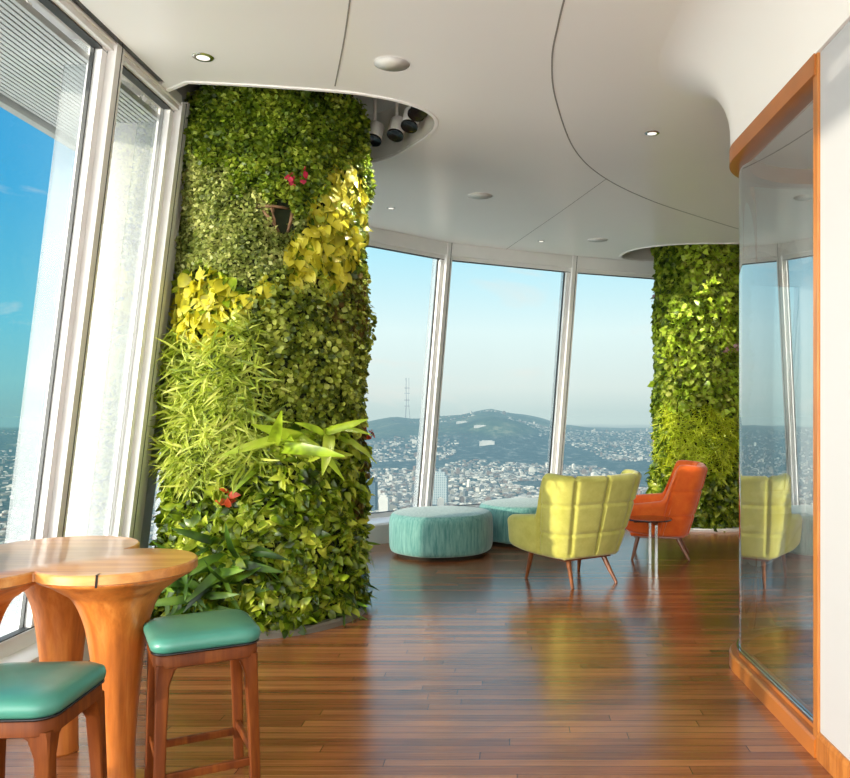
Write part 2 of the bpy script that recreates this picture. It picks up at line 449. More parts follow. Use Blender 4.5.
# the return between the two window lines: a rounded white pier outside the glass
bm = BM()
N = 18
rows = []
for z in np.linspace(-.4, 3.9, 3):
    sh = -.1235*(CEIL-z); ring = []
    for k in range(N+1):
        a = PI*k/N-PI/2
        ring.append(bm.verts.new((-2.68+sh+.36*math.sin(-a) , 5.74-.26*math.cos(a), z)))
    ring.append(bm.verts.new((-3.04+sh, 5.98, z))); ring.append(bm.verts.new((-2.32+sh, 5.98, z)))
    rows.append(ring)
for p, q in zip(rows, rows[1:]):
    for k in range(len(p)):
        bm.faces.new((p[k], p[(k+1) % len(p)], q[(k+1) % len(p)], q[k]))
tag(obj('wall_pier', bm, M['pier'], None, angle=40), 'rounded white pier just outside the left window beside the plant column', kind='structure')

bm = BM()
for k, (dx, y1_, y0_) in enumerate(((0, 5.70, 5.49), (.03, 5.56, 5.53))):
    z0_, z1_ = 0, 3.64
    q = [(lx(z)+dx+e, y, z) for z in (z0_, z1_) for e, y in ((0.05, y0_), (0.05, y1_), (-.12, y1_), (-.12, y0_))]
    vs = [bm.verts.new(p) for p in q]
    for f in ((0, 1, 2, 3), (7, 6, 5, 4), (0, 1, 5, 4), (1, 2, 6, 5), (2, 3, 7, 6), (3, 0, 4, 7)): bm.faces.new([vs[i_] for i_ in f])
tag(obj('trim_jamb', bm, M['trimwhite']), 'white window jamb beside the big plant column', kind='structure')

# slatted sunshade outside the left windows
root = empty('trim_sunshade', (-2.8, 4, 3.5)); tag(root, 'white slatted sunshade outside the top of the left windows', kind='structure')
bm = BM()
for k in range(-3, 19):
    x = -2.50-.036*k
    add_box(bm, x-.012+2.8, x+.012+2.8, -6.5, 2.4, -.02, .02)
for y in np.arange(-6, 2.4, 1.2): add_box(bm, -.42, .4, y-.02, y+.02, .02, .05)
obj('slats', bm, M['pier'], root)
bm = BM(); add_box(bm, -.44, -.38, -6.5, 2.4, -.06, .03); add_box(bm, -.44, .42, 2.34, 2.4, -.03, .06)
obj('frame', bm, M['grey_frame'], root)

# ------------------------------------------------------------------ floor, ledge, ceiling
bm = BM()
flo = [(lx(0)-.05, -2.6), (4.5, -2.6), (4.5, 12.4), (2.4, 11.9), (.59, 11.1), (-1.1, 10.2), (-2.5, 8.9), (-3.2, 7.5), (-3.3, 5.9), (lx(0)-.05, 5.5)]
add_prism(bm, flo, -.12, 0)
tag(obj('floor', bm, M['floor']), kind='structure')

led = [(-3.16, 6.0), (-3.06, 7.43), (-2.42, 8.81), (-1.085, 10.13), (.60, 11.03), (2.40, 11.83), (4.36, 12.4)]
bm = BM(); add_sweep(bm, led, [(-.02, 0), (-.02, .235), (-.46, .235), (-.48, .215), (-.48, 0)])
tag(obj('trim_ledge', bm, M['white'], None, angle=40), 'low white ledge under the far windows', kind='structure')
ll = [(lx(.1), -2.6), (lx(.1), 5.47)]
bm = BM(); add_sweep(bm, ll, [(-.0, 0), (-.0, .2), (-.17, .2), (-.2, .18), (-.2, 0)])
tag(obj('trim_kerb', bm, M['white'], None, angle=40), 'low white kerb under the left windows', kind='structure')

ce = [(-2.2, -2.6), (4.6, -2.6), (4.6, 12.0), (2.63, 11.42), (1.53, 11.05), (.84, 10.74), (-.72, 10.03), (-1.70, 8.94), (-2.35, 7.95), (-2.68, 7.2), (-2.74, 6.2), (-2.6, 5.56), (-2.2, 5.1)]
hole1 = [(-2.05, 5.1), (-1.6, 5.16), (-1.12, 5.25), (-.9, 5.33), (-.745, 5.42), (-.62, 5.54), (-.55, 5.70), (-.56, 5.88), (-.63, 6.07), (-.74, 6.25), (-.86, 6.43), (-.99, 6.59), (-1.22, 6.76), (-1.55, 6.88), (-1.9, 6.9), (-2.25, 6.8), (-2.5, 6.55), (-2.58, 6.2), (-2.55, 5.8), (-2.35, 5.35)]
hole1 = [tuple(p) for p in crom([(i,)+p for i, p in enumerate(hole1+hole1[:1])], np.linspace(0, len(hole1), 81)[:-1])]
hole2 = []
for k in range(64):
    a = 2*PI*k/64; c_, s_ = math.cos(a), math.sin(a)
    sg = lambda v: math.copysign(abs(v)**.85, v)
    hole2.append((2.6+1.1*sg(c_), 10.77+(.80 if s_ < 0 else .42)*sg(s_)))
def fill_with_holes(bm, outer, holes, z):
    for lp in [outer]+holes:
        vs = [bm.verts.new((x, y, z)) for x, y in lp]
        for i in range(len(vs)): bm.edges.new((vs[i], vs[(i+1) % len(vs)]))
    bmesh.ops.triangle_fill(bm, use_beauty=True, use_dissolve=False, edges=bm.edges[:], normal=(0, 0, -1))
bm = BM(); fill_with_holes(bm, ce, [hole1, hole2], CEIL)
# edge of the ceiling slab, turned up
for lp in [ce]:
    a = [bm.verts.new((x, y, CEIL)) for x, y in lp]; b = [bm.verts.new((x, y, CEIL+.05)) for x, y in lp]
    for i in range(len(lp)): bm.faces.new((a[i], a[(i+1) % len(lp)], b[(i+1) % len(lp)], b[i]))
tag(obj('ceiling', bm, M['ceil']), kind='structure')
# slab soffit above the ceiling edge (also closes the shell)
bm = BM(); add_prism(bm, [(-2.42, -2.6), (4.6, -2.6), (4.6, 12.3), (2.6, 11.7), (.82, 10.95), (-.83, 10.05), (-2.2, 8.6), (-2.9, 7.25), (-3.0, 5.95), (-2.42, 5.45)], 4.05, 4.2)
tag(obj('ceiling_slab', bm, M['recess']), kind='structure')
off = [(-2.2, -2.6), (-2.2, 5.1), (-2.6, 5.56), (-2.74, 6.2), (-2.68, 7.2), (-2.35, 7.95), (-1.70, 8.94), (-.72, 10.03), (.84, 10.74), (1.53, 11.05), (2.63, 11.42), (4.6, 12.0)]
bm = BM(); add_sweep(bm, off, [(0.015, 3.645), (.40, 3.645), (.40, 3.70), (0.015, 3.70)])
tag(obj('trim_soffit', bm, M['white']), 'white soffit strip between the ceiling edge and the windows', kind='structure')
bm = BM(); add_sweep(bm, [(-2.235, -2.6), (-2.235, 5.08)], [(-.035, 3.598), (-.003, 3.598), (-.003, 3.64), (-.035, 3.64)])
tag(obj('trim_slot', bm, M['black']), 'black air slot along the left edge of the ceiling', kind='structure')
bm = BM(); add_box(bm, -2.36, -2.236, -2.6, 5.46, 3.585, 3.66, .006)
tag(obj('trim_head', bm, M['trimwhite']), 'white head beam above the left windows', kind='structure')
def recess(name, loop, label):
    bm = BM()
    a = [bm.verts.new((x, y, CEIL+.002)) for x, y in loop]; b = [bm.verts.new((x, y, 4.0)) for x, y in loop]
    n = len(loop)
    for i in range(n): bm.faces.new((a[i], a[(i+1) % n], b[(i+1) % n], b[i]))
    tag(obj(name, bm, M['recess'], None, angle=50), label, kind='structure')
    bm = BM(); cx = sum(p[0] for p in loop)/n; cy = sum(p[1] for p in loop)/n
    for i in range(n):                              # thin raised lip
        pass
    b.clear()
    lp = [Vector(p) for p in loop]
    rows = []
    for i in range(n):
        tg = (lp[(i+1) % n]-lp[i-1]).normalized(); nn = Vector((tg.y, -tg.x))
        if nn.dot(lp[i]-Vector((cx, cy))) < 0: nn = -nn
        rows.append([bm.verts.new((lp[i].x+nn.x*o, lp[i].y+nn.y*o, z)) for o, z in ((0, CEIL+.02), (0, CEIL-.008), (.025, CEIL-.008), (.03, CEIL+.002))])
    for i in range(n):
        p, q = rows[i], rows[(i+1) % n]
        for j in range(3): bm.faces.new((p[j], p[j+1], q[j+1], q[j]))
    tag(obj(name+'_lip', bm, M['ceil'], None, angle=50), label.replace('recess', 'rim of the recess'), kind='structure')
recess('ceiling_recess_near', hole1, 'white ceiling recess above the big plant column')
recess('ceiling_recess_far', hole2, 'white ceiling recess above the far plant column')

# seams in the ceiling
def seam(name, pix, label, wdt=.010):
    pts = [at(x, y, CEIL) for x, y in pix]
    pts = [tuple(p) for p in crom([(i,)+p for i, p in enumerate(pts)], np.linspace(0, len(pts)-1, 8*len(pts)))]
    bm = BM(); add_sweep(bm, pts, [(-wdt/2, CEIL-.002), (wdt/2, CEIL-.002), (wdt/2, CEIL+.01), (-wdt/2, CEIL+.01)])
    tag(obj(name, bm, M['seam']), label, kind='structure')
M['seam'] = plain('ceiling_seam', lin(138, 134, 128), .6)
seam('trim_seam_curve', [(567, -12), (558, 25), (552, 60), (556, 100), (575, 150), (605, 178), (650, 200), (700, 217), (752, 233)], 'curved dark joint in the ceiling')
seam('trim_seam_left', [(351, -8), (344, 40), (335, 86)], 'short dark joint in the ceiling above the big plant column', .008)
seam('trim_seam_far', [(606, 179), (560, 212), (505, 250)], 'faint diagonal joint in the far ceiling', .004)

# ------------------------------------------------------------------ right wall, curved glass booth, bulkhead
wx = lambda y: 1.37-.025*(y-3.56)
R_ = .55
y0 = 4.62
cx, cy = wx(y0)+R_, y0
corner = [(cx-R_*math.cos(a), cy+R_*math.sin(a)) for a in np.linspace(0, PI/2, 22)]
booth = [(wx(3.47), 3.47)]+corner+[(4.4, cy+R_)]
wallp = [(wx(-2.6), -2.6), (wx(3.45), 3.45)]
full = wallp+[(wx(y0)-0, y0)]+corner[1:]+[(4.4, cy+R_)]
bm = BM(); add_sweep(bm, wallp, [(.035, .12), (.035, 3.05), (-.12, 3.05), (-.12, .12)])
tag(obj('wall_right', bm, M['wall']), kind='structure')
bm = BM(); add_sweep(bm, wallp, [(.05, 0), (.05, .10), (.042, .12), (-.12, .12), (-.12, 0)])
tag(obj('baseboard_right', bm, M['trimwood']), kind='structure')
bm = BM(); add_box(bm, 4.4, 4.5, -2.6, 12.4, 0, 4.05)
tag(obj('wall_core', bm, M['wall']), kind='structure')
# bulkhead that flares up into the ceiling
prof = [(-.1, 3.052), (.05, 3.052), (.05, 3.14)]+[(.05+.42*(1-math.cos(a)), 3.14+(CEIL-.0005-3.14)*math.sin(a)) for a in np.linspace(.08, PI/2, 16)]
bm = BM(); add_sweep(bm, full, prof, closed=False)
tag(obj('wall_bulkhead', bm, M['ceil'], None, angle=50), 'white bulkhead flaring up into the ceiling above the glass booth', kind='structure')
# booth
root = empty('window_booth', (wx(3.6), 3.6, 0)); tag(root, 'curved glass partition with wooden rails beside the white wall', kind='structure')
def rel(bm):
    bmesh.ops.translate(bm, verts=bm.verts[:], vec=(-wx(3.6), -3.6, 0)); return bm
bm = BM(); add_sweep(bm, booth, [(0, .09), (0, 2.99)], closed=False); obj('glass', rel(bm), M['booth_glass'], root, smooth=True)
bm = BM(); add_sweep(bm, booth, [(.055, 0), (.055, .075), (.045, .085), (.012, .085), (.012, .105), (-.05, .105), (-.05, 0)]); obj('base_rail', rel(bm), M['railwood'], root, angle=40)
bm = BM(); add_sweep(bm, booth, [(.014, .105), (.014, .118), (.004, .118), (.004, .105)]); obj('glass_bead', rel(bm), M['chrome'], root, angle=40)
bm = BM(); add_sweep(bm, booth, [(.055, 3.055), (.055, 2.965), (.02, 2.955), (-.06, 2.955), (-.06, 3.055)]); obj('head_rail', rel(bm), M['railwood'], root, angle=40)
bm = BM(); add_box(bm, wx(3.48)-.045, wx(3.48)+.06, 3.452, 3.505, 0, 3.055, .003); obj('post', rel(bm), M['trimwood'], root)
bm = BM(); add_prism(bm, [(wx(3.6)+.02, 3.3)]+[(x+.02, y-.02) for x, y in corner]+[(4.4, cy+R_-.03), (4.4, 3.3)], 3.06, 3.1)
tag(obj('ceiling_booth', bm, M['ceil']), 'white ceiling inside the glass booth', kind='structure')

# ------------------------------------------------------------------ ceiling fittings
def downlight(px, py, label, r=.05):
    x, y = at(px, py, CEIL)
    root = empty('downlight', (x, y, CEIL)); tag(root, label, 'ceiling light', 'round downlights set in the ceiling')
    bm = BM(); add_lathe(bm, [(r*.72, .0), (r*.72, -.006), (r, -.006), (r*1.12, -.002), (r*1.12, .004)], 28, cap=False); obj('trim_ring', bm, M['chrome'], root, angle=40)
    bm = BM(); add_lathe(bm, [(r*.72, -.004), (r*.45, .004), (.002, .006)], 24); obj('lens', bm, M['lens'], root, smooth=True)
    return root
t = NT('lamp_lens'); e = t.n('ShaderNodeEmission'); e.inputs['Color'].default_value = (1, .95, .85, 1); e.inputs['Strength'].default_value = 1.2; M['lens'] = t.done(e)
downlight(203, 57, 'round chrome downlight in the ceiling above the left windows', .055)
downlight(652, 133, 'round chrome downlight beyond the curved ceiling joint', .05)
downlight(391, 208, 'small bright downlight beside the top of the big plant column', .04)
downlight(541, 241, 'small bright downlight near the ceiling edge above the far windows', .04)
def disc(px, py, r, label):
    x, y = at(px, py, CEIL)
    root = empty('ceiling_speaker', (x, y, CEIL)); tag(root, label, 'ceiling speaker', 'flush round speaker covers')
    bm = BM(); add_lathe(bm, [(r, .002), (r, -.002), (r*.95, -.003), (r*.94, -.0015)], 40, cap=False); obj('rim', bm, M['ceil'], root, angle=40)
    bm = BM(); add_lathe(bm, [(r*.94, -.0016), (.01, -.002)], 40); obj('grille', bm, M['grille'], root, smooth=True)
M['grille'] = plain('speaker_grille', lin(222, 218, 211), .6, .03, 60)
disc(392, 64, .115, 'large round speaker cover in the near ceiling')
disc(480, 196, .13, 'round speaker cover in the middle of the ceiling')
disc(598, 240, .13, 'round speaker cover near the far windows')

def spot(x, y, z, aim, label):
    d = (Vector(aim)-Vector((x, y, z))).normalized()
    root = empty('spotlight', (x, y, z)); tag(root, label, 'spotlight', 'white spotlights in the ceiling recess')
    q = d.to_track_quat('-Z', 'Y').to_matrix().to_4x4()
    bm = BM(); add_lathe(bm, [(.058, -.07), (.06, -.075), (.064, -.072), (.064, .06), (.055, .075), (.01, .075)], 28); bmesh.ops.transform(bm, matrix=q, verts=bm.verts[:]); obj('housing', bm, M['white'], root, angle=40)
    bm = BM(); add_lathe(bm, [(.0645, -.066), (.0645, -.082), (.056, -.082), (.05, -.078), (.005, -.076)], 28); bmesh.ops.transform(bm, matrix=q, verts=bm.verts[:]); obj('lens', bm, M['black'], root, angle=40)
    bm = BM(); add_tube(bm, [(0, 0, .05), (0, 0, 4.0-z)], .012, 8); obj('stem', bm, M['white'], root, smooth=True)
    return root
def spot_at(px, py, s, lab):
    Y = 800/s; x, y, z = (px-510)/s, Y, H_EYE+(412-py)/s
    spot(x, y, z, (x-.12, y-.40, z-.9), lab)
    return x, y, z
for px, py, s_, lab in ((375, 133, 127, 'white spotlight nearest the big plant column'), (397, 128, 129, 'white spotlight second from the big plant column'),
                        (411, 119, 132, 'white spotlight third from the big plant column'), (418, 107, 135, 'white spotlight fourth from the big plant column'),
                        (421, 103, 141, 'white spotlight almost hidden by the front edge of the recess')):
    x, y, z = spot_at(px, py, s_, lab)
    if px in (397, 411, 417):
        ld = bpy.data.lights.new('spot_lamp', 'SPOT'); ld.energy = 55; ld.color = (1, .93, .8); ld.spot_size = 1.1; ld.spot_blend = .8; ld.shadow_soft_size = .05
        lo = bpy.data.objects.new('spot_lamp', ld); C.objects.link(lo); lo.location = (x-.02, y-.09, z-.16)
        lo.rotation_euler = (Vector((-1.6, 5.35, 1.6))-Vector(lo.location)).to_track_quat('-Z', 'Y').to_euler()

# ------------------------------------------------------------------ foliage
def rows_leaf(widths, ys, fold=.12, curl=.25):
    V, F = [], []
    for w_, y_ in zip(widths, ys):
        V += [(-w_, y_, fold*w_-curl*y_*y_), (0, y_, -curl*y_*y_), (w_, y_, fold*w_-curl*y_*y_)]
    for r in range(len(ys)-1):
        a = 3*r
        F += [(a, a+1, a+4, a+3), (a+1, a+2, a+5, a+4)]
    return np.array(V, float), np.array(F, int)
T_DIAMOND = (np.array([(0, 0, 0), (-.38, .5, .06), (0, 1, -.12), (.38, .5, .06)], float), np.array([(0, 3, 2, 1)], int))
T_ROUND = rows_leaf([.12, .46, .40, .06], [0, .3, .7, 1], .2, .15)
T_HEART = rows_leaf([.20, .46, .36, .02], [0, .22, .62, 1], .25, .3)
T_OVAL = rows_leaf([.04, .27, .28, .15, .01], [0, .25, .55, .82, 1], .35, .35)
T_STRAP = rows_leaf([.05, .085, .09, .07, .01], [0, .25, .5, .78, 1], .4, .55)
T_GRASS = rows_leaf([.03, .05, .045, .006], [0, .35, .7, 1], .5, .65)

def scatter(name, mat, parent, tpl, P, Nn, size, droop=.6, out=.55, spread=.8, jit=.35, kind=None, up=0., depth=.05):
    """leaves of one kind on points P with outward normals Nn -> one mesh"""
    V, F = tpl; n = len(P)
    if n == 0: return None
    tang = np.cross(Nn, [0, 0, 1.]); tang /= np.linalg.norm(tang, axis=1)[:, None]+1e-9
    y = Nn*out+np.array([0, 0, -1.])*droop+tang*rng.normal(0, spread, n)[:, None]+np.array([0, 0, 1.])*up+rng.normal(0, jit, (n, 3))*.8
    y /= np.linalg.norm(y, axis=1)[:, None]
    z = Nn+np.array([0, 0, .45])+rng.normal(0, jit, (n, 3))*1.2
    x = np.cross(y, z); x /= np.linalg.norm(x, axis=1)[:, None]+1e-9
    z = np.cross(x, y)
    s = size*rng.uniform(.6, 1.3, n)
    P = P+Nn*rng.uniform(-.02, depth, n)[:, None]
    W = P[:, None, :]+s[:, None, None]*(V[None, :, 0:1]*x[:, None]+V[None, :, 1:2]*y[:, None]+V[None, :, 2:3]*z[:, None])
    k = len(V)
    faces = (F[None]+(np.arange(n)*k)[:, None, None]).reshape(-1, 4)
    me = bpy.data.meshes.new(name)
    me.vertices.add(n*k); me.vertices.foreach_set('co', W.reshape(-1).astype(np.float32))
    me.loops.add(faces.size); me.loops.foreach_set('vertex_index', faces.reshape(-1).astype(np.int32))
    me.polygons.add(len(faces)); me.polygons.foreach_set('loop_start', np.arange(0, faces.size, 4, dtype=np.int32))
    me.update(calc_edges=True); me.validate()
    o = link(name, me, mat, parent, True)
    if kind: tag(o, kind=kind)
    return o

def lump(th, z, f, ph):
    return np.sin(th*f+ph)*np.cos(z*f*1.1+ph*1.7)

class Column:
    def __init__(s, cx, cy, lean, r0, taper, front):
        s.cx, s.cy, s.lean, s.r0, s.taper, s.front = cx, cy, lean, r0, taper, front
    def pts(s, n, z0, z1, back=.35):
        th = rng.uniform(-PI, PI, n*2); z = rng.uniform(z0, z1, n*2)     # th = 0 faces the camera
        keep = (np.abs(th) < 1.95) | (rng.uniform(0, 1, n*2) < back)
        return th[keep][:n], z[keep][:n]
    def pos(s, th, z, lift=0):
        a = th+s.front
        nx, ny = np.cos(a), np.sin(a)
        r = s.r0-s.taper*z+.03*lump(th, z, 5, .4)+.018*lump(th, z, 11, 1.3)+lift
        P = np.stack([s.cx+s.lean*z+nx*r, s.cy+ny*r, z], 1)
        N = np.stack([nx, ny, 0*nx], 1)
        return P, N
def proj(P):
    return 510+800*P[:, 0]/P[:, 1], 412-800*(P[:, 2]-H_EYE)/P[:, 1]

big = Column(-1.845, 6.0, .032, .66, .022, math.atan2(-6, 1.845))
root = empty('living_wall_column', (-1.845, 6.0, 0))
tag(root, 'large round column covered in green and yellow plants beside the left windows', 'plant column')
bm = BM()
add_lathe(bm, [(.64, .02), (.64, .5), (.60, 2), (.55, 3.98)], 40); bmesh.ops.transform(bm, matrix=Matrix(((1, 0, .028, 0), (0, 1, 0, 0), (0, 0, 1, 0), (0, 0, 0, 1))), verts=bm.verts[:])
obj('trunk_backing', bm, M['core'], root, angle=40)
bm = BM(); add_lathe(bm, [(.66, 0), (.76, 0), (.76, .035), (.745, .05), (.70, .05), (.69, .035), (.66, .035)], 64, cap=False); obj('planter_kerb', bm, M['kerb'], root, angle=40)
bm = BM(); add_lathe(bm, [(.72, .0), (.72, .03), (.60, .04)], 40); obj('soil', bm, M['soil'], root, angle=40)
off0 = np.array([-1.845, 6.0, 0])
def zone(px, py, th):
    # photo-like patches, wrapped symmetrically round the back
    n1 = 10*lump(th, py/145., 6, .2)+7*lump(th, py/145., 13, 2.)
    y = py+n1; x = px+n1*.8
    z = np.full(px.shape, 'broad', dtype=object)
    fig = (x > 245) & (y > 255) & (y < 432); z[fig] = 'fig'
    z[(x <= 262) & (y > 330) & (y < 478)] = 'grass'
    z[(x > 352) & (y > 430) & (y < 525)] = 'brown'
    z[(x > 325) & (y > 225) & (y < 335)] = np.where(rng.uniform(0, 1, int(((x > 325) & (y > 225) & (y < 335)).sum())) < .35, 'brown', 'fig')
    z[(y <= 275) & (x < 305)] = 'pale'
    z[(y <= 275) & (x >= 305)] = 'fern'
    z[(y < 205) & ~((x < 235) & (y > 165))] = 'fern'
    z[((x < 205) & (y > 140) & (y < 270)) & (rng.uniform(0, 1, px.shape) < .5)] = 'pale'
    # golden patches
    tt = np.clip((y-172)/(288-172), 0, 1); cxl = 342-tt*34
    g1 = (np.abs(x-cxl) < 15+13*np.sin(tt*PI)+5*lump(th, py/145., 19, .7)) & (y > 168) & (y < 290) & (px < 356); z[g1] = 'golden'
    g2 = (((x-206)/36.)**2+((y-305)/32.)**2 < 1) | ((((x-254)/26.)**2+((y-290)/12.)**2 < 1) & (rng.uniform(0, 1, px.shape) < .45)); z[g2] = 'golden'
    hole = ((px-281)/11.)**2+((py-217)/17.)**2 < 1; z[hole] = 'none'
    return z
def symm(th):                                      # fold the far side on to the near side for the pattern
    return np.where(np.abs(th) > PI/2, np.sign(th)*(PI-np.abs(th)), th)
def column_leaves(n, z0, z1, kinds, lift=0):
    th, z = big.pts(n, z0, z1)
    P, Nn = big.pos(th, z, lift)
    Pf, _ = big.pos(symm(th), z)
    px, py = proj(Pf)
    zn = zone(px, py, symm(th))
    return {k: (P[zn == k]-off0, Nn[zn == k]) for k in kinds}
d = column_leaves(120000, .05, 3.75, ['fern', 'pale', 'fig'])
a = d['fern']; scatter('maidenhair_fern', L['fern'], root, T_DIAMOND, a[0], a[1], .038, .5, .7, .9, .7, depth=.07)
a = d['pale']; scatter('pale_creeper', L['pale'], root, T_DIAMOND, a[0], a[1], .034, .4, .8, .9, .7, depth=.06)
a = d['fig']; k = rng.uniform(0, 1, len(a[0])) < .42; scatter('creeping_fig', L['fig'], root, T_ROUND, a[0][k], a[1][k], .037, .5, .6, .7, .6, depth=.09)
d = column_leaves(30000, .05, 3.75, ['golden', 'grass', 'broad', 'brown'], .01)
a = d['golden']; k = rng.uniform(0, 1, len(a[0])) < .34; scatter('golden_pothos', L['golden'], root, T_HEART, a[0][k], a[1][k], .088, .8, .45, .6, .55, depth=.05)
k = rng.uniform(0, 1, len(a[0])) < .3; scatter('pothos_underleaf', L['broad'], root, T_HEART, a[0][k], a[1][k], .07, .7, .5, .6, .5, depth=.02)
a = d['grass']; scatter('spider_plant', L['grass'], root, T_GRASS, a[0], a[1], .15, .25, .8, 1.0, .6, depth=.06)
a = d['broad']; k = rng.uniform(0, 1, len(a[0])) < .74; scatter('broad_pothos', L['broad'], root, T_OVAL, a[0][k], a[1][k], .08, .4, .6, .9, .75, depth=.065)
a = d['brown']; k = rng.uniform(0, 1, len(a[0])) < .8; scatter('russet_creeper', L['brown'], root, T_ROUND, a[0][k], a[1][k], .05, .6, .5, .7, .45)
def at_col(col, px, py, lift=0):
    """(theta, z) on the near face for a photo pixel"""
    best = None
    for th in np.linspace(-1.7, 1.7, 240):
        for zz in (None,):
            r = col.r0+lift
            a = th+col.front
            x_ = col.cx+r*math.cos(a); y_ = col.cy+r*math.sin(a)
            zz = H_EYE+(412-py)*y_/800
            x_ += col.lean*zz-col.taper*zz*math.cos(a); y_ -= col.taper*zz*math.sin(a)
            e = abs(510+800*x_/y_-px)
            if best is None or e < best[0]: best = (e, th, zz)
    return best[1], best[2]
def cluster(name, mat, col, roo, o0, spots, n, tpl, size, sx=.05, sz=.05, lift=.03, **kw):
    TH, Z = [], []
    for (px, py) in spots:
        th, zz = at_col(col, px, py)
        TH += list(rng.normal(th, sx, n)); Z += list(rng.normal(zz, sz, n))
    P, Nn = col.pos(np.array(TH), np.array(Z), lift)
    return scatter(name, mat, roo, tpl, P-o0, Nn, size, **kw)
cluster('nest_fern', L['nest'], big, root, off0, [(290, 440), (315, 436), (275, 445)], 7, T_STRAP, .36, .05, .03, .02, droop=.25, out=.6, spread=1.1, up=.25)
cluster('strap_plant', L['dark'], big, root, off0, [(190, 560), (180, 590), (205, 600), (215, 575), (235, 560)], 16, T_STRAP, .26, .09, .06, .02, droop=.2, out=.8, spread=.8, up=.2)
cluster('sword_fern', L['dark'], big, root, off0, [(352, 545), (352, 575), (350, 600), (340, 610)], 20, T_GRASS, .19, .08, .06, .02, droop=.5, out=.9, spread=.6)
cluster('red_flower', L['red'], big, root, off0, [(289, 177)], 12, T_ROUND, .045, .012, .022, .06, droop=.8, out=.5)
cluster('red_flower', L['red'], big, root, off0, [(300, 175)], 8, T_ROUND, .042, .008, .018, .06, droop=.8, out=.5)
cluster('orange_bract', L['bract'], big, root, off0, [(232, 502)], 9, T_OVAL, .07, .012, .03, .06, droop=-.6, out=.4)
cluster('pink_sprig', L['bract'], big, root, off0, [(362, 430)], 8, T_ROUND, .05, .03, .03, .10, droop=.6, out=.6)
bm = BM()
for (x0_, y0_, x1_, y1_) in [(262, 206, 281, 232), (272, 203, 276, 232), (292, 210, 286, 236), (256, 205, 290, 206)]:
    pts = []
    for k_ in range(5):
        th, zz = at_col(big, x0_+(x1_-x0_)*k_/4, y0_+(y1_-y0_)*k_/4)
        P, _ = big.pos(np.array([th]), np.array([zz]), .015+.03*math.sin(k_))
        pts.append(P[0]-off0)
    add_tube(bm, pts, [.014, .012, .011, .01, .007], 6)
obj('bare_twigs', bm, M['twig'], root, smooth=True)

for q_ in ((1.7, 10.05), (2.5, 9.98)):  # added spots without fixtures, to brighten the far plant column
    ld = bpy.data.lights.new('spot_lamp', 'SPOT'); ld.energy = 150; ld.color = (1, .95, .82); ld.spot_size = .9; ld.spot_blend = .9; ld.shadow_soft_size = .06
    lo = bpy.data.objects.new('spot_lamp', ld); C.objects.link(lo); lo.location = (q_[0], q_[1]-.2, 3.57)
    lo.rotation_euler = (Vector((2.45, 10.2, 1.3))-Vector(lo.location)).to_track_quat('-Z', 'Y').to_euler()
far = Column(2.53, 10.66, 0, .54, .004, math.atan2(-10.66, -2.53))
froot = empty('living_wall_column', (2.53, 10.66, 0))
tag(froot, 'slimmer plant covered column by the far windows, behind the orange armchair', 'plant column')
foff = np.array([2.53, 10.66, 0])
bm = BM(); add_lathe(bm, [(.49, .02), (.49, 3.98)], 32); obj('trunk_backing', bm, M['core'], froot, angle=40)
bm = BM(); add_lathe(bm, [(.52, 0), (.70, 0), (.70, .03), (.68, .04), (.52, .04)], 48, cap=False); obj('planter_kerb', bm, M['white'], froot, angle=40)
th, z = far.pts(30000, .05, 3.75, .3); P, Nn = far.pos(th, z); Pf, _ = far.pos(symm(th), z); px, py = proj(Pf)
n1 = 6*lump(symm(th), py/75., 7, 1.)+5*lump(symm(th), py/75., 15, 2.); u = rng.uniform(0, 1, len(th))
y_ = py+n1; x_ = px+n1
zl = (y_ > 408) & (y_ < 474) & (x_ > 662) & (x_ < 734)
zd = ((y_ < 300) & (x_ < 690)) | (x_ < 668)
zg = ~zl & ~zd & (y_ < 420) & (u < .42)
zb = (y_ >= 465) & ~zl
zf = ~zl & ~zd & ~zg & ~zb
scatter('lime_moss', L['lime'], froot, T_GRASS, (P-foff)[zl], Nn[zl], .11, .3, .8, .8, .5)
scatter('maidenhair_fern', L['fern'], froot, T_ROUND, (P-foff)[zd], Nn[zd], .062, .6, .6, .8, .5)
kk = zg & (rng.uniform(0, 1, len(th)) < .8)
scatter('golden_creeper', L['nest'], froot, T_HEART, (P-foff)[kk], Nn[kk], .075, .5, .7, .8, .75, depth=.09)
kk = zb & (rng.uniform(0, 1, len(th)) < .7)
scatter('broad_pothos', L['broad'], froot, T_OVAL, (P-foff)[kk], Nn[kk], .095, .4, .7, .9, .75, depth=.09)
scatter('creeping_fig', L['fig'], froot, T_ROUND, (P-foff)[zf], Nn[zf], .058, .5, .7, .8, .7, depth=.08)
cluster('pink_flower', L['pink'], far, froot, foff, [(728, 348), (734, 347), (722, 349)], 7, T_ROUND, .06, .02, .02, .06, droop=.6, out=.6)
cluster('pink_flower', L['pink'], far, froot, foff, [(658, 300), (657, 440)], 6, T_ROUND, .05, .02, .04, .05, droop=.6, out=.6)

# ------------------------------------------------------------------ table of three joined trunks
tc = [(-1.57, 3.20, .30), (-1.985, 3.54, .315), (-2.08, 3.03, .31)]
TZ = .905
troot = empty('bar_table', (-1.88, 3.26, 0))
tag(troot, 'carved wooden bar table of three joined flaring trunks with a trefoil top', 'table')
ox, oy = -1.88, 3.26
